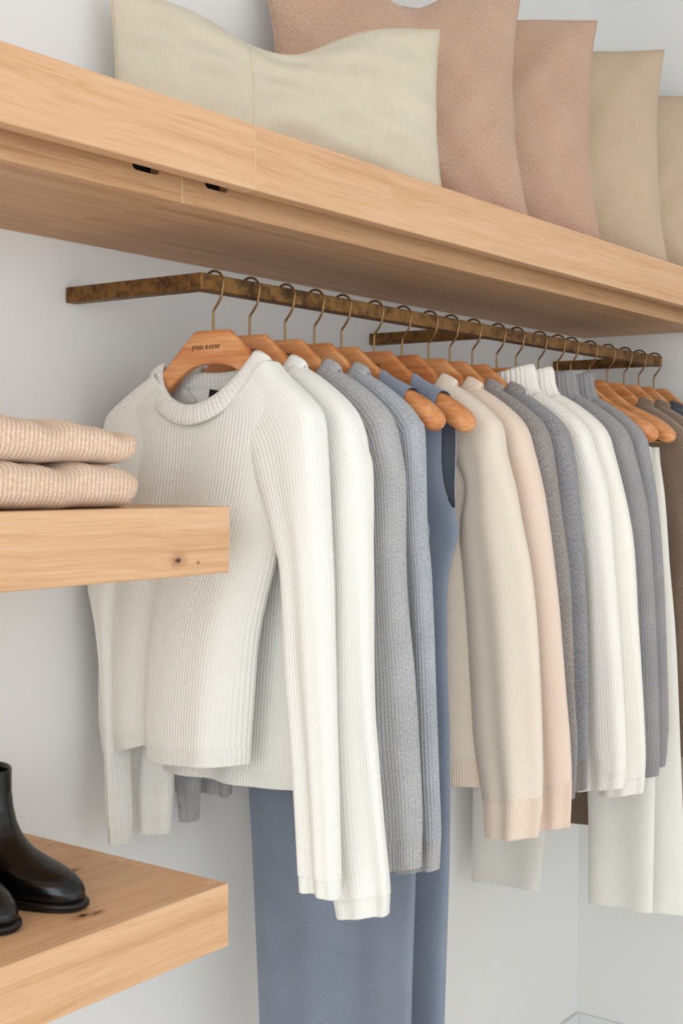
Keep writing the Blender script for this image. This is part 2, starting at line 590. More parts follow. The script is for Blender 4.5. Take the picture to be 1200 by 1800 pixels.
def band(name, C, Bd, Nd, hw, ht, mat, parent, nribs=64, depth=.0012, prof=10, label=None):
    """closed rib band: centre curve C(n), width direction Bd, face normal Nd (all n x 3)"""
    n = len(C)
    a = np.linspace(0, 2 * math.pi, prof, endpoint=False)
    ex = np.sign(np.cos(a)) * np.abs(np.cos(a)) ** .8
    ey = np.sign(np.sin(a)) * np.abs(np.sin(a)) ** .7
    k = np.arange(n) / n * nribs
    tri = np.abs((k % 1) - .5) * 2
    puff = depth * (1 - tri ** 2 - .5)
    P = C[:, None, :] + Bd[:, None, :] * (hw * ex)[None, :, None] + Nd[:, None, :] * (ey[None, :] * (ht + puff[:, None]))[:, :, None]
    L = np.r_[0, np.cumsum(np.linalg.norm(np.diff(np.vstack([C, C[:1]]), axis=0), axis=1))]
    P = np.concatenate([P, P[:1]], 0)
    V = np.tile((np.arange(prof + 1) / prof * 4 * hw)[None, :], (n + 1, 1))
    U = np.tile(L[:, None], (1, prof + 1))
    return obj(name, grid_mesh(name, P, U=U, V=V), mat, parent, label)


# ------------------------------------------------------------------ the room
def struct(name, me, mat, parent=None, label=None):
    o = obj(name, me, mat, parent)
    if parent is None:
        o['kind'] = 'structure'
        if label:
            o['label'] = label
    return o


XC = 3.525            # right-hand corner
struct('floor', box_mesh('floor', -2.5, XC, -5.5, 0, -.05, 0, 0), M['floor'], label='pale wooden floor of the dressing room')
struct('ceiling', box_mesh('ceiling', -2.5, XC + .12, -5.5, .12, 3.1, 3.2, 0), M['wall'], label='white ceiling of the dressing room')
struct('wall_back', box_mesh('wall_back', -2.5, XC + .12, 0, .12, 0, 3.1, 0), M['wall'], label='white painted wall behind the clothes rail')
struct('wall_right', box_mesh('wall_right', XC, XC + .12, -5.5, 0, 0, 3.1, 0), M['wall'], label='white painted side wall at the far end of the rail')
struct('baseboard_back', box_mesh('baseboard_back', -2.5, XC - .014, -.014, 0, 0, .092, .003), M['base'], label='white baseboard along the wall behind the rail')
struct('baseboard_right', box_mesh('baseboard_right', XC - .014, XC, -5.5, 0, 0, .092, .003), M['base'], label='white baseboard along the side wall')

# ------------------------------------------------------------------ the long shelf
XJ, XK = 1.517, 1.4325      # joints in the fascia and in the boards behind it
X0 = -.6
sh = thing('wall_shelf', 'long thick oak shelf above the bronze rail, carrying the cushions', 'shelf', (0, 0, H))


def slot_board(name, x0, x1, slots, y0, y1, z0, z1):
    """board with round-ended notches cut from its upper edge"""
    pts = [(x0, z0), (x1, z0), (x1, z1)]
    for (a, b) in sorted(slots, reverse=True):
        zb, r = .4205, .009
        pts.append((b, z1))
        for i in range(7):
            t = -i / 6 * math.pi / 2
            pts.append((b - r + r * math.cos(t), zb + r + r * math.sin(t)))
        for i in range(7):
            t = -math.pi / 2 - i / 6 * math.pi / 2
            pts.append((a + r + r * math.cos(t), zb + r + r * math.sin(t)))
        pts.append((a, z1))
    pts.append((x0, z1))
    bm = bmesh.new()
    f = bm.faces.new([bm.verts.new((p[0], y0, p[1])) for p in pts])
    ext = bmesh.ops.extrude_face_region(bm, geom=[f])
    for v in ext['geom']:
        if isinstance(v, bmesh.types.BMVert):
            v.co.y = y1
    return bm_mesh(bm, name)


for a, b in ((X0, XJ - .0004), (XJ + .0004, XC - .001)):
    obj('fascia_board', box_mesh('fascia_board', a, b, -.45, -.423, .4148, .5103, .0012), M['oak'], sh)
    obj('top_board', box_mesh('top_board', a, b, -.4229, -.0005, .490, .5095, .0005), M['oak'], sh)
obj('joint_strip', box_mesh('joint_strip', XJ - .0004, XJ + .0004, -.4503, -.423, .4145, .5103, 0), M['joint'], sh, 'pale line where two fascia boards meet')
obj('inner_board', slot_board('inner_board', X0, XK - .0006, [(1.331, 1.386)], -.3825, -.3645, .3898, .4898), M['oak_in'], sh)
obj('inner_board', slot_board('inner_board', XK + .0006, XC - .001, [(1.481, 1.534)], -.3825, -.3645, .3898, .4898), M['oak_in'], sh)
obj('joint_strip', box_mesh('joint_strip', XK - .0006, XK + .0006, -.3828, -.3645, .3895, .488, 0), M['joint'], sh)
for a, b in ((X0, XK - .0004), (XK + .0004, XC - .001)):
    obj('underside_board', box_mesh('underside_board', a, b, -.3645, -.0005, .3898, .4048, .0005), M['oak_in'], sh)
obj('slot_lining', box_mesh('slot_lining', 1.30, 1.56, -.3635, -.36, .406, .4895, 0), M['black'], sh, 'black inside of the finger slots')


# ------------------------------------------------------------------ the two side shelves
def side_shelf(label, zt, zb, mat):
    s_ = thing('wall_shelf', label, 'shelf', (0, 0, H), group='floating side shelves')
    xe, yf, t = 1.4625, -.45, .02
    zr = H  # board meshes are in the shelf's own frame
    obj('front_board', box_mesh('front_board', -.6, xe, yf, yf + t, zb, zt, .0012), mat, s_)
    ys = [yf + t, -.343, -.21, -.095, -.0005]
    for a, b in zip(ys[:-1], ys[1:]):
        obj('top_plank', box_mesh('top_plank', -.6, xe - t, a + .0001, b - .0001, zt - .018, zt - .0001, .0003), mat, s_)
    obj('end_board', box_mesh('end_board', xe - t, xe, yf + t, -.0005, zb, zt, .0008), mat, s_)
    obj('bottom_board', box_mesh('bottom_board', -.6, xe - t, yf + t, -.0005, zb, zb + .018, .0004), mat, s_)
    return s_


for k in ('oak_mid', 'oak_low'):      # knot positions were given from the floor; the boards count from the lens height
    for nd in M[k].node_tree.nodes:
        if nd.type == 'MAPPING' and abs(nd.inputs[1].default_value[2]) > .8:
            nd.inputs[1].default_value[2] += H
side_shelf('thick oak shelf carrying the folded sweaters, one dark knot', -.0498, -.1459, M['oak_mid'])
side_shelf('thick oak shelf carrying the black boots', -.5983, -.6902, M['oak_low'])

# ------------------------------------------------------------------ the rail
rail = thing('clothes_rail', 'aged bronze clothes rail on three wall arms under the long shelf', 'clothes rail', (0, 0, H))
ZT, ZB, YF, YB = .3111, .2848, -.3095, -.2835
X1, XM, X3, XE = 1.5546, 2.4517, 3.3395, 3.3655
obj('rail_bar', box_mesh('rail_bar', X1, XE, YF, YB, ZB, ZT, .0012), M['bronze'], rail)
for x in (X1, XM, X3):
    obj('bracket_arm', box_mesh('bracket_arm', x, x + .026, YB - .0003, -.001, ZB + (0 if x == X1 else .0006), ZT - (0 if x == X1 else .0006), .0012), M['bronze'], rail)

# ------------------------------------------------------------------ hangers
DH, ZR = .298, .311
HX = [1.5962, 1.6856, 1.7784, 1.8608, 1.9409, 2.0431, 2.1376, 2.2319, 2.3122, 2.4011,
      2.5028, 2.5871, 2.6913, 2.7818, 2.8502, 2.9503, 3.0516, 3.1507, 3.2403, 3.3372]


def hanger_wood(slim):
    st = [  # a, upper z, lower z, half width, squareness
        (0.000, -.0865, -.1400, .0075, 7), (.015, -.0865, -.1406, .0075, 7), (.0325, -.0866, -.1430, .0075, 7), (.0355, -.0880, -.1438, .0076, 7),
        (.042, -.0937, -.1460, .0078, 6), (.052, -.1022, -.1505, .0080, 6), (.070, -.1178, -.1625, .0090, 5), (.090, -.1335, -.1790, .0110, 4), (.105, -.1445, -.1875, .0140, 3.4),
        (.120, -.1525, -.1945, .0175, 3), (.145, -.1640, -.2060, .0225, 2.6), (.170, -.1755, -.2190, .0255, 2.4), (.190, -.1870, -.2300, .0260, 2.4),
        (.205, -.1975, -.2355, .0240, 2.3), (.214, -.2055, -.2350, .0195, 2.2), (.220, -.2125, -.2305, .0125, 2.1), (.2222, -.2165, -.2270, .007, 2), (.2228, -.2212, -.2218, .0006, 2)]
    if slim:      # narrower-shouldered hangers inside the sweaters
        st = [(a * (1 - .055 * min(1, max(0, (a - .09) / .1))), zu - .011 * min(1, max(0, (a - .07) / .06)), zl - .004 * min(1, max(0, (a - .07) / .06)), w * (1 - .28 * min(1, max(0, (a - .09) / .05))), n)
              for a, zu, zl, w, n in st]
    else:
        st = [(a, zu, zl - .005 * min(1, max(0, (a - .1) / .05)) * (1 if a < .21 else .4), w * (1 + .10 * min(1, max(0, (a - .09) / .05))), n) for a, zu, zl, w, n in st]
    full = [(-a, *r) for a, *r in st[::-1]] + [(a, *r) for a, *r in st[1:]]
    full = np.array(full)
    # resample for smooth shoulders
    a = full[:, 0]
    ang = np.linspace(0, 2 * math.pi, 28, endpoint=False) + math.pi / 28
    rows = []
    for (x, zu, zl, w, n) in full:
        cx = np.sign(np.cos(ang)) * np.abs(np.cos(ang)) ** (2 / n)
        sx = np.sign(np.sin(ang)) * np.abs(np.sin(ang)) ** (2 / n)
        bow = (-.002 if slim else -.012) * (abs(x) / .2225) ** 2
        rows.append(np.stack([np.full(28, x), bow + w * cx, (zu + zl) / 2 + (zu - zl) / 2 * sx], 1))
    me = grid_mesh('hanger_wood', rows, caps=(True, True))
    return me


def arc_pts(c, r, a0, a1, n):
    t = np.radians(np.linspace(a0, a1, n))
    return np.stack([c[0] + r * np.cos(t), np.zeros(n), c[1] + r * np.sin(t)], 1)


def hook_mesh():
    p = arc_pts((0, -.0128), .0207, 205, -25, 22)
    tail = catmull([p[-2], p[-1], (.0165, 0, -.0335), (.0085, 0, -.0455), (.0015, 0, -.0535), (0, 0, -.060), (0, 0, -.075), (0, 0, -.095)], 22)
    path = np.vstack([p[:-2], tail])
    return tube_mesh('hook', path, .0021, 10)


def lettering_mesh(text='jenni kayne'):
    """small serif letters cut as flat strokes, x-height 1"""
    W, w = .17, .07

    def V(x, y0, y1, wd=W): return [(x - wd / 2, y0), (x + wd / 2, y0), (x + wd / 2, y1), (x - wd / 2, y1)]

    def S(x, y): return [(x - .2, y), (x + .2, y), (x + .2, y + w), (x - .2, y + w)]

    def Ln(x0, y0, x1, y1, wd):
        d = Vector((y0 - y1, x1 - x0))
        d.normalize()
        d *= wd / 2
        return [(x0 - d.x, y0 - d.y), (x1 - d.x, y1 - d.y), (x1 + d.x, y1 + d.y), (x0 + d.x, y0 + d.y)]

    def arc(cx, cy, rx, ry, a0, a1, w0, w1, n=9):
        out = []
        for i in range(n):
            ta, tb = [math.radians(a0 + (a1 - a0) * (i + k) / n) for k in (0, 1)]
            wa, wb = [w0 + (w1 - w0) * math.sin(math.pi * (i + k) / n) for k in (0, 1)]
            out.append([(cx + (rx - wa / 2) * math.cos(ta), cy + (ry - wa / 2) * math.sin(ta)), (cx + (rx + wa / 2) * math.cos(ta), cy + (ry + wa / 2) * math.sin(ta)),
                        (cx + (rx + wb / 2) * math.cos(tb), cy + (ry + wb / 2) * math.sin(tb)), (cx + (rx - wb / 2) * math.cos(tb), cy + (ry - wb / 2) * math.sin(tb))])
        return out
    n_ = [V(.2, 0, 1), S(.2, 0), V(.72, 0, .72), S(.72, 0), [(.05, .93), (.2, .93), (.2, 1), (.05, .95)]] + arc(.46, .70, .26, .26, 160, 0, .06, .12)
    G = {
        'n': (n_, .98),
        'i': ([V(.2, 0, 1), S(.2, 0), [(.03, .93), (.2, .93), (.2, 1), (.03, .95)]], .46),
        'j': ([V(.2, -.3, 1), [(.03, .93), (.2, .93), (.2, 1), (.03, .95)]] + arc(.06, -.3, .14, .14, 0, -130, .15, .08, 5), .46),
        'e': (arc(.4, .5, .32, .46, 0, 300, .06, .17, 16) + [[(.1, .49), (.72, .49), (.72, .56), (.1, .56)]], .86),
        'k': ([V(.2, 0, 1), S(.2, 0), S(.2, .93), Ln(.25, .45, .72, .97, .08), Ln(.36, .58, .8, .03, .17), S(.72, .93), S(.8, 0)], 1.06),
        'a': (arc(.36, .28, .26, .25, 20, 340, .06, .12, 12) + [V(.64, 0, .75)] + arc(.38, .72, .26, .24, 0, 160, .15, .06) + [[(.64, 0), (.82, 0), (.82, .07), (.64, .07)]], .92),
        'y': ([Ln(.12, .98, .5, .05, .17), Ln(.85, .98, .32, -.38, .08), S(.14, .93), S(.82, .93)], 1.0),
        ' ': ([], .55),
    }
    bm = bmesh.new()
    x = 0.0
    quads = []
    for ch in text:
        g, adv = G[ch]
        for qd in g:
            quads.append([(p[0] + x, p[1]) for p in qd])
        x += adv + .1
    sc = .060 / x
    for qd in quads:
        vs_ = [bm.verts.new((-.0385 + p[0] * sc, -.0081, -.1160 + p[1] * sc)) for p in qd]
        f = bm.faces.new(vs_)
    ext = bmesh.ops.extrude_face_region(bm, geom=list(bm.faces))
    for v in ext['geom']:
        if isinstance(v, bmesh.types.BMVert):
            v.co.y += .0006
    return bm_mesh(bm, 'lettering')


HW, HS, HK, HL = hanger_wood(False), hanger_wood(True), hook_mesh(), lettering_mesh()
for m_, k in ((HW, 'hanger'), (HS, 'hanger'), (HK, 'wire'), (HL, 'ink')):
    m_.materials.append(M[k])
HANG = ['wooden hanger holding the ivory crew-neck sweater nearest the side shelves, its whole lettering showing',
        'second wooden hanger along the rail, inside the second ivory sweater', 'third wooden hanger along the rail, inside the grey chunky sweater',
        'fourth wooden hanger along the rail, inside the blue-grey chunky sweater', 'wooden hanger with the first bare rounded end, holding the nearer slate dress',
        'wooden hanger with the second bare rounded end, holding the farther slate dress', 'wooden hanger inside the oatmeal sweater',
        'wooden hanger inside the blush sweater', 'wooden hanger inside the taupe-grey sweater beside the blush one', 'wooden hanger inside the steel-grey sweater before the ivory turtlenecks',
        'wooden hanger inside the nearer ivory turtleneck, only its neck showing', 'wooden hanger inside the farther ivory turtleneck', 'wooden hanger inside the nearer grey turtleneck',
        'wooden hanger inside the farther grey turtleneck', 'wooden hanger with bare rounded end carrying the nearer white jeans',
        'wooden hanger with bare rounded end carrying the farther white jeans', 'wooden hanger inside the brown sweater',
        'wooden hanger just behind the brown sweater, holding another brown knit', 'wooden hanger inside the charcoal sweater, second from the rail end', 'last wooden hanger at the far end of the rail']
ROT = -math.pi / 2
for i, x in enumerate(HX):
    t = thing('clothes_hanger', HANG[i], 'hanger', (x, -DH, H + ZR), ROT, 'wooden hangers on the rail')
    obj('wooden_body', HW if i in (4, 5, 14, 15) else HS, None, t)
    obj('hook', HK, None, t)
    obj('lettering', HL, None, t, 'dark printed brand lettering')
    if i in (14, 15):
        obj('trouser_bar', tube_mesh('trouser_bar', [(-.19, -.008, -.236), (0, -.002, -.236), (.19, -.008, -.236)], .0035, 8), M['wire'], t)
        for s_ in (-1, 1):
            obj('bar_support', tube_mesh('bar_support', [(s_ * .185, -.008, -.215), (s_ * .185, -.008, -.236)], .0028, 8), M['wire'], t)
            obj('clip', box_mesh('clip', s_ * .14 - .013, s_ * .14 + .013, -.013, .004, -.275, -.231, .002), M['wire'], t)


# ------------------------------------------------------------------ garments
def crew_curve(n, ra=.110, rt=.043, a0=-.009, z0=-.1365, front=.085, back=.030, tilt=.05):
    ph = np.linspace(0, 2 * math.pi, n, endpoint=False)
    cs, sn = np.cos(ph), np.sin(ph)
    f, b = np.clip(sn, 0, 1) ** 1.3, np.clip(-sn, 0, 1) ** 1.3
    C = np.stack([a0 + ra * cs * (1 - .05 * f), -rt * sn, z0 + tilt * ra * cs - front * f - back * b], 1)
    B = np.stack([-.9 * cs, .25 * sn, .45 + .65 * np.abs(sn)], 1)
    T = np.roll(C, -1, 0) - np.roll(C, 1, 0)
    T /= np.linalg.norm(T, axis=1)[:, None]
    B -= T * (B * T).sum(1)[:, None]
    B /= np.linalg.norm(B, axis=1)[:, None]
    N = np.cross(T, B)
    return C, B, N


def crew_collar(parent, mat, hw=.0175, ht=.0046, nribs=88, **kw):
    C, B, N = crew_curve(nribs * 6, **kw)
    return band('collar', C, B, N, hw, ht, mat, parent, nribs, .0013)


def turtle_collar(parent, mat, nribs=44, top=-.080, base=-.150, lean=.30, da=0.0):
    n = nribs * 6
    ph = np.linspace(0, 2 * math.pi, n, endpoint=False)
    cs, sn = np.cos(ph), np.sin(ph)
    k = np.arange(n) / n * nribs
    tri = np.abs((k % 1) - .5) * 2
    puff = .0026 * (1 - tri ** 2 - .5)
    rows = []
    # inner wall up, over the rim, outer fold down to its lower edge, tucked under
    prof = [(.9, base - .02, 0), (.84, base + .03, 0), (.84, top - .012, 0), (.86, top - .003, .3), (.92, top, .6), (.985, top - .003, 1), (1.02, top - .012, 1),
            (1.05, (top + base) / 2, 1), (1.13, base + .016, 1), (1.26, base + .001, 1), (1.30, base - .010, .7), (1.24, base - .018, .3), (1.1, base - .02, 0)]
    L = [0]
    for j, (r, z, pf) in enumerate(prof):
        ra, rt = .088 * r + puff * pf, .037 * min(r, 1.06) + puff * pf
        a = da + ra * cs
        hh = (z - base) / (top - base)
        zz = z + lean * (a - .085) * np.clip(hh, 0, 1) - .02 * np.clip(1 - hh, 0, 1.2) * np.abs(cs) ** 2 * 0 - .018 * (1 - np.clip(hh, 0, 1)) * np.clip(sn, 0, 1)
        rows.append(np.stack([a, -rt * sn, zz], 1))
        if j:
            L.append(L[-1] + np.linalg.norm(rows[-1][0] - rows[-2][0]))
    U = np.tile((np.arange(n + 1) / n * .42)[None, :], (len(rows), 1))
    V = np.tile(np.array(L)[:, None], (1, n + 1))
    return obj('collar', grid_mesh('collar', rows, U=U, V=V), mat, parent)


SH_R = [(.108, -.142), (.145, -.163), (.180, -.188), (.201, -.207), (.214, -.225), (.222, -.245), (.229, -.275), (.239, -.330)]


SH_S = SH_R[:6]


def sweater(i, name, label, group, mats, cuffmat, hem_z, outer, inner=None, collar='crew', rib=None, cuff=.055, hemband=.05, th=.031, seed=0,
            body_A=None, body_B=None, shift=None, left=None, zshift=None, sleeve_t=0.0, sfold=.006, bfold=.006, scuff=1.0):
    r = random.Random(seed)
    t = thing(name, label, 'sweater', (HX[i - 1], -DH, H + ZR), ROT, group)
    zc = hem_z
    gap = min([abs(HX[i - 1] - HX[j]) for j in (i - 2, i) if 0 <= j < len(HX)])
    tk = min(1.0, gap / .088)
    th = th * tk
    # ---- body
    A = body_A or [(-.118, -.150), (-.160, -.178), (-.188, -.215), (-.180, -.300), (-.172, -.380), (-.176, -.48), (-.186, -.60), (-.196, zc)]
    B = body_B or [(.110, -.144), (.155, -.176), (.184, -.215), (.176, -.300), (.165, -.380), (.170, -.48), (.178, -.60), (.186, zc)]
    tot = abs(zc + .145) + .08
    sb = 1 - hemband / tot
    ths = [th * 1.25, th * 1.05, th, th * .95, th * .9, th * .9]
    fl = [(2, r.uniform(0, 6), .001, bfold), (3.3, r.uniform(0, 6), 0, bfold * .5)]
    scoop = (.088, .035, .22) if collar != 'turtle' else (.035, .012, .15)
    bo, *_ = cloth('body', A, B, ths, mats, t, rows=72, folds=fl, shift=shift, scoop=scoop, rib=rib, s1=sb, hem=False, ntop=(3.6, .22), zshift=zshift)
    cloth('hem_band', A, B, [x * .985 for x in ths], cuffmat, bo, rows=10, folds=fl, shift=shift, rib=(rib[0] * .75, rib[1] * .7) if rib else (.0045, .0012), s0=sb, zshift=zshift)
    # ---- sleeve on the room side
    inner = inner or [(.050, -.215), (.100, -.290), (.140, -.360), (.152, -.420), (.150 + .6 * (outer[-3][0] - .25), -.55), (outer[-3][0] - .125, outer[-3][1]),
                      (outer[-2][0] - .115, outer[-2][1] - .012), (outer[-1][0] - .10 * scuff, outer[-1][1] - .02)]
    so = (SH_R if outer[0][1] < -.42 else SH_S) + outer if outer[0][1] < -.34 else outer

    def sl(A_, B_, sgn):
        ln = np.linalg.norm(np.diff(pad3(B_), axis=0), axis=1).sum()
        sc = 1 - cuff / ln
        tt = [x * tk for x in (.028, .033, .034, .032, .030, .027, .025, .024)]
        ph = r.uniform(0, 6)
        fo = [(1.3, ph, 0, sfold), (2.4, r.uniform(0, 6), 0, sfold * .6)]
        sv, *_ = cloth('sleeve', A_, B_, tt, mats, t, rows=76, cols=40, folds=fo, rib=rib, s1=sc, hem=False, ntop=(3.6, .30), shift=(lambda c, s: sleeve_t * s))
        cloth('cuff', A_, B_, [x * .9 for x in tt], cuffmat, sv, rows=9, cols=40, folds=fo, rib=(rib[0] * .75, rib[1] * .7) if rib else (.0045, .0012), s0=sc, shift=(lambda c, s: sleeve_t * s))
    sl(inner, so, 1)
    # ---- sleeve on the wall side
    if left:
        lo, li = left
    else:
        lo = [(-.100, -.143), (-.150, -.170), (-.185, -.196), (-.206, -.216), (-.218, -.240), (-.226, -.285), (-.236, -.36), (-.250, -.55), (-.262, -.75), (-.262, outer[-1][1] + .03)]
        li = [(-.060, -.215), (-.100, -.290), (-.140, -.360), (-.150, -.420), (-.155, -.55), (-.165, -.75), (-.170, outer[-1][1] + .02)]
    sl(lo, li, -1)
    if collar == 'crew':
        crew_collar(t, cuffmat)
    elif collar == 'fine':
        crew_collar(t, cuffmat, hw=.0195, ht=.0042, nribs=110, a0=-.004, ra=.110, z0=-.139)
    else:
        turtle_collar(t, cuffmat)
    return t


RIB = (.0070, .0008)
RIBG = (.0070, .0019)


def step1(c, s):
    w = np.clip((s - .35) / .5, 0, 1)
    k = 1 / (1 + np.exp(-(c + .14) * 26))
    edge = np.clip((c - .62) / .38, 0, 1) ** 2
    return w * (.006 * (1 - k) - .020 * k + .026 * edge)


def lift1(c, s):
    k = 1 / (1 + np.exp(-(c + .14) * 40))
    return np.clip((s - .6) / .4, 0, 1) ** 2 * (1 - k) * (.030 * np.clip((c + 1) / .86, 0, 1) ** 1.2 - .004)


CR = 'chunky crew-neck sweaters'
s1 = sweater(1, 'knit_sweater', 'ivory chunky crew-neck sweater hanging nearest the side shelves, black neck label showing', CR, M['white_rib'], M['white_cuff'], -.772,
             [(.123, -.141), (.147, -.164), (.175, -.186), (.200, -.208), (.210, -.223), (.214, -.240), (.222, -.315), (.234, -.455), (.240, -.58), (.246, -.709), (.252, -.83), (.257, -.945)],
             inner=[(.062, -.205), (.085, -.270), (.112, -.345), (.134, -.405), (.148, -.459), (.154, -.53), (.159, -.615), (.173, -.753), (.181, -.85), (.188, -.942)],
             rib=RIB, cuff=.028, hemband=.028, seed=3, shift=step1, zshift=lift1,
             body_A=[(-.110, -.146), (-.165, -.180), (-.205, -.215), (-.214, -.300), (-.226, -.380), (-.246, -.49), (-.262, -.61), (-.266, -.72), (-.257, -.790)],
             body_B=[(.115, -.142), (.150, -.172), (.172, -.225), (.155, -.330), (.134, -.405), (.119, -.461), (.102, -.514), (.086, -.577), (.074, -.68), (.066, -.772)],
             left=([(-.112, -.150), (-.168, -.180), (-.205, -.203), (-.222, -.217), (-.230, -.237), (-.245, -.33), (-.274, -.49), (-.256, -.56), (-.236, -.66), (-.228, -.78), (-.228, -.90), (-.226, -.935)],
                   [(-.055, -.200), (-.105, -.290), (-.150, -.380), (-.180, -.45), (-.20, -.53), (-.205, -.62), (-.205, -.75), (-.198, -.88), (-.195, -.940)]))
me = box_mesh('neck_label', -.016, .012, -.0006, .0006, -.008, .008, .0003)
nl = obj('neck_label', me, M['black'], s1, 'small black woven neck label')
nl.location = (-.022, .0325, -.187)
nl.rotation_euler = (0, math.radians(8), 0)

sweater(2, 'knit_sweater', 'second ivory chunky crew-neck sweater, its wide cuff hanging lowest beside the first', CR, M['white_rib'], M['white_cuff'], -.825,
        [(.247, -.635), (.258, -.75), (.270, -.852), (.281, -.947), (.280, -.990)], rib=RIB, cuff=.032, hemband=.028, seed=11,
        body_B=[(.110, -.144), (.155, -.176), (.184, -.215), (.176, -.300), (.155, -.380), (.140, -.48), (.128, -.60), (.118, -.70), (.108, -.822)],
        left=([(-.100, -.143), (-.150, -.170), (-.185, -.196), (-.206, -.216), (-.218, -.240), (-.226, -.285), (-.236, -.36), (-.250, -.55), (-.268, -.75), (-.278, -.85), (-.281, -.945)],
              [(-.060, -.215), (-.100, -.290), (-.140, -.360), (-.150, -.420), (-.155, -.55), (-.165, -.75), (-.172, -.82), (-.178, -.938)]))
sweater(3, 'knit_sweater', 'grey marl chunky sweater hanging between the ivory and the blue-grey sweaters', CR, M['grey_rib'], M['grey_rib'], -.80,
        [(.219, -.326), (.231, -.40), (.243, -.488), (.261, -.638), (.270, -.75), (.276, -.845), (.276, -.940)][2:], rib=RIBG, cuff=.05, seed=5,
        left=([(-.100, -.143), (-.150, -.170), (-.185, -.196), (-.206, -.216), (-.218, -.240), (-.226, -.285), (-.236, -.36), (-.246, -.55), (-.248, -.75), (-.246, -.84), (-.222, -.935)],
              [(-.060, -.215), (-.100, -.290), (-.140, -.360), (-.150, -.420), (-.155, -.55), (-.180, -.70), (-.198, -.83), (-.206, -.942)]))
sweater(4, 'knit_sweater', 'blue-grey marl chunky sweater hanging next to the bare hanger end', CR, M['bluegrey_rib'], M['grey_rib'], -.80,
        [(.231, -.392), (.243, -.493), (.256, -.707), (.262, -.81), (.267, -.901), (.265, -.962)], rib=RIBG, cuff=.05, seed=9, scuff=.8,
        left=([(-.100, -.143), (-.150, -.170), (-.185, -.196), (-.206, -.216), (-.218, -.240), (-.226, -.285), (-.236, -.36), (-.250, -.55), (-.268, -.75), (-.275, -.85), (-.276, -.905)],
              [(-.060, -.215), (-.100, -.290), (-.140, -.360), (-.150, -.420), (-.155, -.55), (-.170, -.70), (-.188, -.83), (-.192, -.910)]))


def dress(i, label, A, B, seed, arm):
    r = random.Random(seed)
    t = thing('knit_dress', label, 'dress', (HX[i - 1], -DH, H + ZR), ROT, 'slate sleeveless dresses')
    ln = np.linalg.norm(np.diff(pad3(B), axis=0), axis=1).sum()
    fo = [(1.7, r.uniform(0, 6), .001, .010), (3.1, r.uniform(0, 6), 0, .006), (1.0, .55, 0, .016)]
    sa, sb = arm
    o, P, c, q, s = cloth('body', A, B, [.030, .030, .028, .026, .026, .028, .030, .030], M['dress'], t, rows=190, cols=120, folds=fo, scoop=(.16, .05, .26),
                          armhole=(sa, sb, .155), ntop=(4, .05))
    rows_ = np.where((s >= sa) & (s <= sb))[0]
    for j in (1, 0, 59, 60):                    # bindings follow the cut edges
        obj('armhole_binding', tube_mesh('armhole_binding', catmull(P[rows_, j][::2], 60), .0010, 6), M['bind'], o, 'thin paler edge of the armhole')
    crew_collar(t, M['dress_rib'], hw=.008, ht=.0024, nribs=90, ra=.098, z0=-.138, front=.155, back=.05)
    # rib straps over the hanger
    for sg in (1, -1):
        rows2 = []
        for k in range(14):
            a = sg * (.094 + (.158 - .094) * k / 13)
            z = np.interp(abs(a), [.09, .105, .12, .145, .17], [-.1335, -.1445, -.1525, -.164, -.1755]) + .0035
            w = np.interp(abs(a), [.09, .105, .12, .145, .17], [.011, .014, .0175, .0225, .0255]) + .006
            th = np.linspace(0, 2 * math.pi, 26, endpoint=False)
            yy = -.012 * (a / .2225) ** 2 + w * np.sign(np.cos(th)) * np.abs(np.cos(th)) ** .8
            zz = z - .028 + (.030) * np.sin(th)
            rows2.append(np.stack([np.full(26, a), yy, zz], 1))
        U = np.tile((np.arange(27) / 26 * .16)[None, :], (14, 1))
        V = np.tile((np.arange(14) / 13 * .064)[:, None], (1, 27))
        obj('strap', grid_mesh('strap', rows2, U=V, V=U), M['dress_rib'], t)
    return t


dress(5, 'slate-blue sleeveless knit dress on the first bare-ended hanger, long skirt hanging lowest',
      [(-.100, -.143), (-.135, -.170), (-.155, -.200), (-.165, -.240), (-.168, -.33), (-.178, -.385), (-.195, -.420), (-.205, -.50), (-.212, -.65), (-.213, -.88), (-.202, -1.04), (-.182, -1.36), (-.178, -1.55)],
      [(.096, -.140), (.135, -.168), (.160, -.190), (.176, -.232), (.180, -.33), (.184, -.385), (.191, -.415), (.178, -.50), (.172, -.65), (.171, -.88), (.171, -1.00), (.165, -1.27), (.163, -1.55)], 2, (.035, .182))
dress(6, 'slate-blue sleeveless knit dress behind the first, its open armhole in view',
      [(-.100, -.143), (-.135, -.170), (-.155, -.200), (-.165, -.240), (-.168, -.33), (-.178, -.385), (-.195, -.420), (-.200, -.50), (-.20, -.65), (-.19, -.88), (-.18, -1.04), (-.165, -1.36), (-.16, -1.55)],
      [(.096, -.140), (.135, -.168), (.160, -.190), (.178, -.233), (.178, -.335), (.180, -.386), (.186, -.420), (.165, -.505), (.165, -.65), (.172, -.80), (.174, -.98), (.166, -1.30), (.162, -1.55)], 4, (.035, .182))

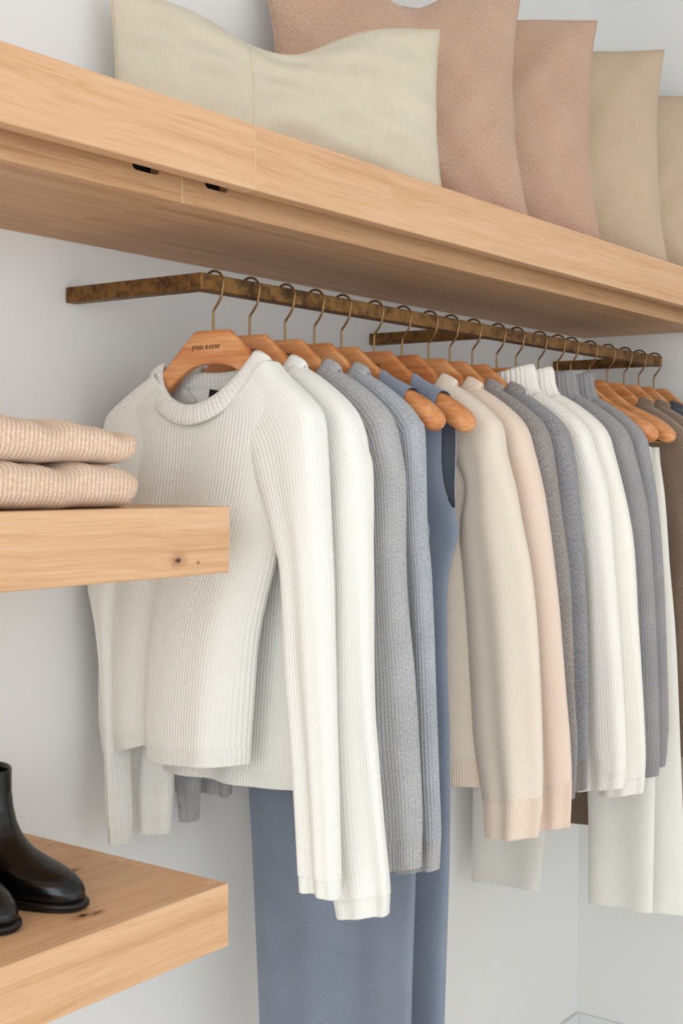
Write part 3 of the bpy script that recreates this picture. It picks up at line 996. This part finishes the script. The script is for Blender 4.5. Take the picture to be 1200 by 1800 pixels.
FC = 'fine crew-neck sweaters'
sweater(7, 'knit_sweater', 'oatmeal fine-knit crew-neck sweater beside the slate dresses', FC, M['beige'], M['beige_rib'], -.892,
        SH_R[:4] + [(.212, -.221), (.217, -.240), (.222, -.272), (.243, -.335), (.262, -.41), (.279, -.485), (.291, -.58), (.299, -.687), (.304, -.79), (.305, -.891), (.297, -.966)],
        inner=[(.050, -.205), (.100, -.260), (.150, -.330), (.140, -.400), (.135, -.440), (.139, -.485), (.149, -.595), (.157, -.70), (.165, -.806), (.184, -.905), (.190, -.982)],
        collar='fine', cuff=.074, hemband=.055, seed=21, sfold=.006)
sweater(8, 'knit_sweater', 'blush fine-knit crew-neck sweater behind the oatmeal one', FC, M['peach'], M['peach_rib'], -.885,
        SH_S + [(.256, -.362), (.281, -.522), (.293, -.63), (.303, -.733), (.310, -.80), (.314, -.877), (.311, -.966)], collar='fine', cuff=.085, seed=23, sfold=.010)
sweater(9, 'knit_sweater', 'taupe-grey fine-knit sweater behind the blush one', FC, M['taupe'], M['taupe_rib'], -.84,
        SH_R + [(.266, -.493), (.275, -.62), (.280, -.737), (.287, -.831), (.281, -.933)], collar='fine', cuff=.06, seed=25)
sweater(10, 'knit_sweater', 'steel-grey fine-knit sweater in front of the ivory turtlenecks', FC, M['steel'], M['taupe_rib'], -.84,
        SH_R + [(.256, -.499), (.263, -.62), (.267, -.751), (.267, -.863), (.266, -.934)], collar='fine', cuff=.06, seed=27)
TN = 'turtleneck sweaters'
sweater(11, 'turtleneck_sweater', 'ivory waffle-knit turtleneck sweater, the nearer of the two', TN, M['waffle'], M['waffle'], -.86,
        SH_S + [(.258, -.351), (.276, -.503), (.287, -.62), (.297, -.732), (.305, -.85), (.306, -.898), (.299, -.944)], collar='turtle', cuff=.035, seed=31, sfold=.006)
sweater(12, 'turtleneck_sweater', 'ivory waffle-knit turtleneck sweater, the farther of the two', TN, M['waffle'], M['waffle'], -.86,
        SH_S + [(.271, -.420), (.289, -.625), (.299, -.75), (.306, -.860), (.307, -.92), (.302, -.972)], collar='turtle', cuff=.035, seed=33, sfold=.006)
sweater(13, 'turtleneck_sweater', 'grey ribbed turtleneck sweater next to the ivory ones', TN, M['greywaffle'], M['greywaffle'], -.86,
        SH_S + [(.258, -.372), (.275, -.514), (.284, -.66), (.291, -.817), (.293, -.90), (.292, -.956)], collar='turtle', cuff=.035, seed=35)
sweater(14, 'turtleneck_sweater', 'grey ribbed turtleneck sweater in front of the white jeans', TN, M['greywaffle'], M['greywaffle'], -.86,
        SH_S + [(.247, -.374), (.261, -.520), (.269, -.66), (.275, -.801), (.276, -.88), (.269, -.955)], collar='turtle', cuff=.035, seed=37)


def jeans(i, label, seed, ro, lo, hemz, pull=0.0):
    r = random.Random(seed)
    t = thing('jeans', label, 'trousers', (HX[i - 1], -DH, H + ZR), ROT, 'white jeans on bare hangers')
    wl, wr = -.188, ro[0][0]
    cloth('waistband', [(wl, -.248), (wl - .004, -.292)], [(wr, -.249), (wr + .004, -.292)], [.012, .014], M['denim'], t, rows=6, cols=60, hem=False)
    cloth('hip', [(wl - .004, -.290), (wl - .03, -.40), (wl - .05, -.50), (wl - .055, -.58)], [(wr + .004, -.290)] + ro[1:3] + [(ro[2][0] + (ro[3][0] - ro[2][0]) * (.58 + ro[2][1]) / (ro[2][1] - ro[3][1]) - .003, -.58)], [.014, .026, .028, .026], M['denim'], t,
          rows=40, cols=80, folds=[(2, r.uniform(0, 6), .0, .004)], hem=False)
    fo = [(1.2, r.uniform(0, 6), .001, .006)]
    li = [(-.004, -.52), (-.012 - pull * .3, -.65), (-.035 - pull * .8, -.90), (-.050 - pull, -1.16), (-.066 - pull, hemz[0])]
    cloth('leg', lo, li, [.024, .024, .022, .020, .018], M['denim'], t, rows=60, cols=44, folds=fo)
    ri = [(.000, -.52), (.020, -.65), (.045, -.90), (.057, -1.10), (.060, hemz[1])]
    cloth('leg', ri, ro[2:], [.024, .024, .022, .020, .018], M['denim'], t, rows=60, cols=44, folds=fo)
    bm = bmesh.new()
    for (a0, a1, z) in ((lo[-1][0], li[-1][0], hemz[0]), (ri[-1][0], ro[-1][0], hemz[1])):
        for k in range(150):
            x = r.uniform(a0, a1)
            y = r.choice((-1, 1)) * .016 * (1 - ((x - (a0 + a1) / 2) / ((a1 - a0) / 2)) ** 2) ** .5 + r.uniform(-.003, .003)
            p = Vector((x, y, z + .002))
            d = Vector((r.uniform(-.5, .5), r.uniform(-.5, .5), -1)).normalized() * r.uniform(.003, .010)
            w = Vector((.00025, 0, 0))
            q_ = p + d * .6 + Vector((r.uniform(-.002, .002), 0, 0))
            vs_ = [bm.verts.new(v) for v in (p - w, p + w, q_ + w, p + d, q_ - w)]
            bm.faces.new(vs_)
    fr = obj('frayed_hem', bm_mesh(bm, 'frayed_hem'), M['denim'], t, 'loose threads of the raw hem')
    fr['kind'] = 'stuff'
    return t


jeans(15, 'white wide-leg jeans with raw hem behind the grey turtlenecks, wall-side leg showing under the sweaters', 41,
      [(.203, -.249), (.213, -.34), (.219, -.52), (.222, -.75), (.222, -1.00), (.220, -1.305)],
      [(-.236, -.52), (-.246, -.70), (-.252, -.95), (-.254, -1.12), (-.256, -1.318)], (-1.308, -1.310))
jeans(16, 'white wide-leg jeans with raw hem in front of the brown sweater', 43,
      [(.180, -.255), (.196, -.373), (.208, -.52), (.225, -.70), (.240, -.99), (.256, -1.334)],
      [(-.225, -.52), (-.245, -.70), (-.265, -.95), (-.268, -1.12), (-.27, -1.27)], (-1.27, -1.335), pull=.095)
DK = 'dark sweaters at the far end of the rail'
sweater(17, 'knit_sweater', 'brown brushed-knit sweater hanging beyond the white jeans', DK, M['brown'], M['brown'], -1.184,
        SH_R + [(.258, -.43), (.268, -.60), (.276, -.85), (.276, -.97)], collar='fine', seed=51,
        body_A=[(-.118, -.150), (-.160, -.178), (-.188, -.215), (-.185, -.300), (-.182, -.380), (-.19, -.6), (-.20, -.9), (-.205, -1.184)],
        body_B=[(.110, -.144), (.155, -.176), (.184, -.215), (.180, -.300), (.180, -.380), (.190, -.6), (.200, -.9), (.205, -1.184)])
sweater(18, 'knit_sweater', 'second brown knit sweater, almost hidden behind the first', DK, M['brown'], M['brown'], -.95,
        SH_R + [(.250, -.43), (.260, -.60), (.266, -.85), (.266, -.95)], collar='fine', seed=53)
sweater(19, 'knit_sweater', 'charcoal knit sweater behind the brown ones, second from the rail end', DK, M['navy'], M['navy'], -.86,
        SH_R + [(.250, -.43), (.260, -.60), (.266, -.85), (.266, -.95)], collar='fine', seed=55)
sweater(20, 'knit_sweater', 'charcoal knit sweater on the last hanger of the rail', DK, M['navy'], M['navy'], -.86,
        SH_R + [(.250, -.43), (.260, -.60), (.266, -.85), (.266, -.95)], collar='fine', seed=57)


# ------------------------------------------------------------------ cushions
def cushion(label, pr, pl, hgt, T, mat, seed, lean=.06, dip=.0, dipx=0.0, seam=None, ear=.05, nx=56, ny=44, piping=None, roll=0.0, dipw=.30, waist=.11):
    """pr, pl: bottom corners at the room side and the wall side (x, y); stands on the long shelf"""
    r = random.Random(seed)
    pr, pl = Vector(pr), Vector(pl)
    W = (pr - pl).length
    yaw = math.atan2(pr.y - pl.y, pr.x - pl.x)
    c = (pr + pl) / 2
    t = thing('throw_cushion', label, 'cushion', (c.x, c.y, H + .5105), yaw, 'cushions on the long shelf')
    u = np.linspace(-1, 1, nx)
    v = np.linspace(-1, 1, ny)
    # denser near the edges
    u = np.sign(u) * (1 - (1 - np.abs(u)) ** 1.4)
    v = np.sign(v) * (1 - (1 - np.abs(v)) ** 1.4)
    uu, vv = np.meshgrid(u, v)
    fs = [(r.uniform(2, 5), r.uniform(2, 5), r.uniform(0, 6), r.uniform(0, 6)) for _ in range(5)]

    def surf(uu, vv, side):
        x = W / 2 * uu * (1 - waist * (1 - vv ** 2) ** 1.0 + .0)
        z = hgt / 2 * vv * (1 - ear * (1 - uu ** 2))
        bell = np.clip((1 - uu ** 2) * (1 - vv ** 2), 0, 1)
        th = T / 2 * bell ** .5 * (1 - .15 * vv)
        wr = sum(np.sin(a * uu * 3 + p) * np.sin(b * vv * 3 + q) for a, b, p, q in fs) * .0032 * bell ** .25
        cor = (np.abs(uu) * np.abs(vv)) ** 2
        wr = wr + .004 * np.sin(9 * np.arctan2(1.02 - np.abs(vv), 1.02 - np.abs(uu))) * cor * bell ** .3
        top = np.clip((vv + 1) / 2, 0, 1) ** 2.2
        z = z - dip * np.exp(-((uu - dipx) / dipw) ** 2) * top
        y = side * th + wr
        z = z + hgt / 2
        zb = np.clip(z, 0, None)
        y = y + lean * zb + .0
        z = zb + roll * (x + W / 2) * zb / hgt
        return x, y, z
    verts, faces, uvs = [], [], []
    idx = {}
    for side in (-1, 1):
        x, y, z = surf(uu, vv, side)
        for j in range(ny):
            for i in range(nx):
                edge = i in (0, nx - 1) or j in (0, ny - 1)
                key = (j, i, 0 if edge else side)
                if key not in idx:
                    idx[key] = len(verts)
                    verts.append((x[j, i], y[j, i], z[j, i]))
        for j in range(ny - 1):
            for i in range(nx - 1):
                q = [(j, i), (j, i + 1), (j + 1, i + 1), (j + 1, i)]
                if side == 1:
                    q = q[::-1]
                f = []
                for (jj, ii) in q:
                    e = ii in (0, nx - 1) or jj in (0, ny - 1)
                    f.append(idx[(jj, ii, 0 if e else side)])
                    uvs.append((W / 2 * u[ii], hgt / 2 * v[jj]))
                faces.append(f)
    me = bpy.data.meshes.new('cover')
    me.from_pydata(verts, [], faces)
    ul = me.uv_layers.new(name='UVMap')
    ul.data.foreach_set('uv', np.array(uvs).reshape(-1))
    me.polygons.foreach_set('use_smooth', [True] * len(me.polygons))
    me.update()
    cov = obj('cover', me, mat, t)
    # seam round the edge
    tt = np.linspace(-1, 1, 40)
    ring = np.vstack([np.stack(surf(tt, -np.ones(40), 1), 1)[:-1], np.stack(surf(np.ones(40), tt, 1), 1)[:-1],
                      np.stack(surf(-tt, np.ones(40), 1), 1)[:-1], np.stack(surf(-np.ones(40), -tt, 1), 1)[:-1]])
    obj('edge_seam', tube_mesh('edge_seam', ring, .0022, 6, closed=True), piping or mat, cov)
    if seam:
        kind, val = seam
        q = np.linspace(-.97, .97, 60)
        p = surf(np.full(60, val), q, -1) if kind == 'v' else surf(q, np.full(60, val), -1)
        obj('stitched_seam', tube_mesh('stitched_seam', np.stack(p, 1), .0006, 5), M['seam'], cov)
    return t


cushion('long cream linen lumbar cushion in front, on the shelf above the rail', (2.105, -.405), (1.600, -.062), .308, .15, M['linen'], 1, lean=.05, dip=.075, dipx=-.02, dipw=.42, waist=.035, seam=('v', -.25), piping=M['seam'])
cushion('large mauve knitted cushion right behind the cream lumbar one', (2.445, -.405), (1.995, -.075), .49, .175, M['mauve'], 2, lean=.10, dip=.055, dipx=.10)
cushion('mauve knitted cushion between the larger mauve one and the flax linen one', (2.785, -.405), (2.33, -.075), .50, .17, M['mauve'], 3, lean=.06, dip=.01, roll=.03)
cushion('flax linen cushion beside the mauve ones, a seam near its foot', (3.17, -.405), (2.70, -.075), .51, .17, M['flax'], 4, lean=.06, roll=.07, seam=('h', -.62))
cushion('flax linen cushion farthest along the shelf by the side wall', (3.44, -.41), (3.02, -.075), .50, .17, M['flax'], 5, lean=.10, seam=('h', -.62))


# ------------------------------------------------------------------ folded sweaters
def folded(label, x0, x1, y0, y1, z0, hl, hr, seed):
    r = random.Random(seed)
    t = thing('folded_sweater', label, 'sweater', ((x0 + x1) / 2, (y0 + y1) / 2, H + z0), 0, 'folded sweaters on the side shelf')
    W, D = (x1 - x0) / 2, (y1 - y0) / 2
    nw = int((x1 - x0) / .0072)
    nr, nc = nw * 6 + 1, 56
    rows, Us, Vs = [], [], []
    ang = np.linspace(0, 2 * math.pi, nc, endpoint=False)
    e = .26
    cy = np.sign(np.cos(ang)) * np.abs(np.cos(ang)) ** e
    sz = np.sign(np.sin(ang)) * np.abs(np.sin(ang)) ** (e + .2)
    for k in range(nr):
        u = -1 + 2 * k / (nr - 1)
        uu = u
        wale = .0022 * (1 - (abs((k % 6) / 6 - .5) * 2) ** 2 - .5)
        h = (hl + (hr - hl) * ((uu + 1) / 2) ** 1.6) / 2
        x = W * uu
        er = h * .95
        g = math.sqrt(max(0.0, 1 - (max(0.0, abs(x) - (W - er)) / er) ** 2))
        wob = .0035 * math.sin(11 * uu + seed) + .002 * math.sin(23 * uu + 2 * seed)
        yy = (D + wale) * cy * (.90 + .10 * g)
        zz = h + ((h + wale) * sz) * max(g, .02) + np.where(sz > 0, wob * g, wob * .25 * g)
        rows.append(np.stack([np.full(nc, x) + .003 * np.sin(ang * 3), yy, zz], 1))
        Us.append(np.full(nc + 1, x))
        Vs.append(np.arange(nc + 1) / nc * 4 * (D + h))
    # raised wales
    P = np.array(rows)
    o = obj('folded_body', grid_mesh('folded_body', P, U=np.array(Us), V=np.array(Vs), caps=(True, True)), M['peach_fold'], t)
    return t


folded('lower of the two peach folded sweaters, lying on the oak shelf', .86, 1.312, -.425, -.10, -.0496, .060, .058, 1)
folded('upper of the two peach folded sweaters, on top of the other', .86, 1.307, -.425, -.105, .0108, .066, .043, 2)


# ------------------------------------------------------------------ boots
def boot(label, toe, rot, mirror):
    t = thing('ankle_boot', label, 'boot', (toe[0], toe[1], H - .5981), rot, 'black leather ankle boots')
    nc = 48
    ang = np.linspace(0, 2 * math.pi, nc, endpoint=False)
    # local: x forward (toe at 0, heel at -.27), y sideways
    zs = np.array([.014, .020, .030, .040, .048, .054, .059, .063, .068, .075, .084, .095, .110, .130, .155, .180, .188])
    xf = np.array([-.010, -.008, -.009, -.015, -.024, -.036, -.050, -.064, -.080, -.098, -.113, -.126, -.137, -.145, -.150, -.151, -.151])
    xb = np.array([-.262, -.264, -.266, -.268, -.268, -.268, -.267, -.266, -.265, -.264, -.262, -.260, -.258, -.257, -.257, -.257, -.257])
    hw = np.array([.040, .043, .0445, .0440, .0430, .0420, .0410, .0400, .0390, .0380, .0375, .0375, .038, .039, .0405, .042, .0422])
    rows = []
    zz = np.linspace(zs[0], zs[-1], 60)
    zz = np.unique(np.r_[zz, np.linspace(.04, .09, 30)])
    for z in zz:
        f, b, w = (np.interp(z, zs, q) for q in (xf, xb, hw))
        x = (f + b) / 2 + (f - b) / 2 * np.cos(ang)
        s = np.sin(ang)
        long_ = np.clip((f - b - .12) / .13, 0, 1)
        waist = 1 - .16 * long_ * np.exp(-((x + .165) / .04) ** 2) - .10 * long_ * np.clip((-.2 - x) / .07, 0, 1)
        y = w * np.sign(s) * np.abs(s) ** (1 - .22 * long_) * waist + .006 * mirror * long_ * np.clip((x + .12) / .12, -1, 1)
        rows.append(np.stack([x, y, np.full(nc, (z - .014) * .935 + .0095)], 1))
    top = rows[-1]
    ctr = top.mean(0)
    for k, dz in ((.985, .001), (.94, 0), (.92, -.01), (.90, -.09)):
        rr = ctr + (top - ctr) * k
        rr[:, 2] += dz
        rows.append(rr)
    obj('upper', grid_mesh('upper', rows, caps=(True, True)), M['leather'], t)
    base = rows[3].copy()

    def slab(name, z0, z1, grow, sel=None):
        p = base.copy()
        cc = p.mean(0)
        d = p - cc
        p[:, :2] += d[:, :2] / np.linalg.norm(d[:, :2], axis=1)[:, None] * grow
        if sel is not None:
            p[:, 0] = np.minimum(p[:, 0], sel)
        rws = []
        for z, g in ((z0, .985), (z0 + .0015, 1), (z1 - .0015, 1), (z1, .985)):
            qd = cc + (p - cc) * g
            qd[:, 2] = z
            rws.append(qd)
        return obj(name, grid_mesh(name, rws, caps=(True, True)), M['sole'], t)
    slab('sole', .0035, .0115, .0065)
    slab('heel', .0002, .0038, .005, -.185)
    slab('tread', .0002, .0038, .003)
    tab = [(-.257, 0, .150), (-.262, 0, .174), (-.262, 0, .184), (-.258, 0, .189), (-.254, 0, .182), (-.252, 0, .170)]
    obj('pull_tab', tube_mesh('pull_tab', catmull(tab, 14), .003, 6), M['leather'], t)
    return t


boot('black leather ankle boot standing farther right on the low shelf', (1.243, -.378), math.radians(-90 + 3), 1)
boot('black leather ankle boot nearer the picture edge, only its toe in view', (1.138, -.374), math.radians(-90 + 1), -1)
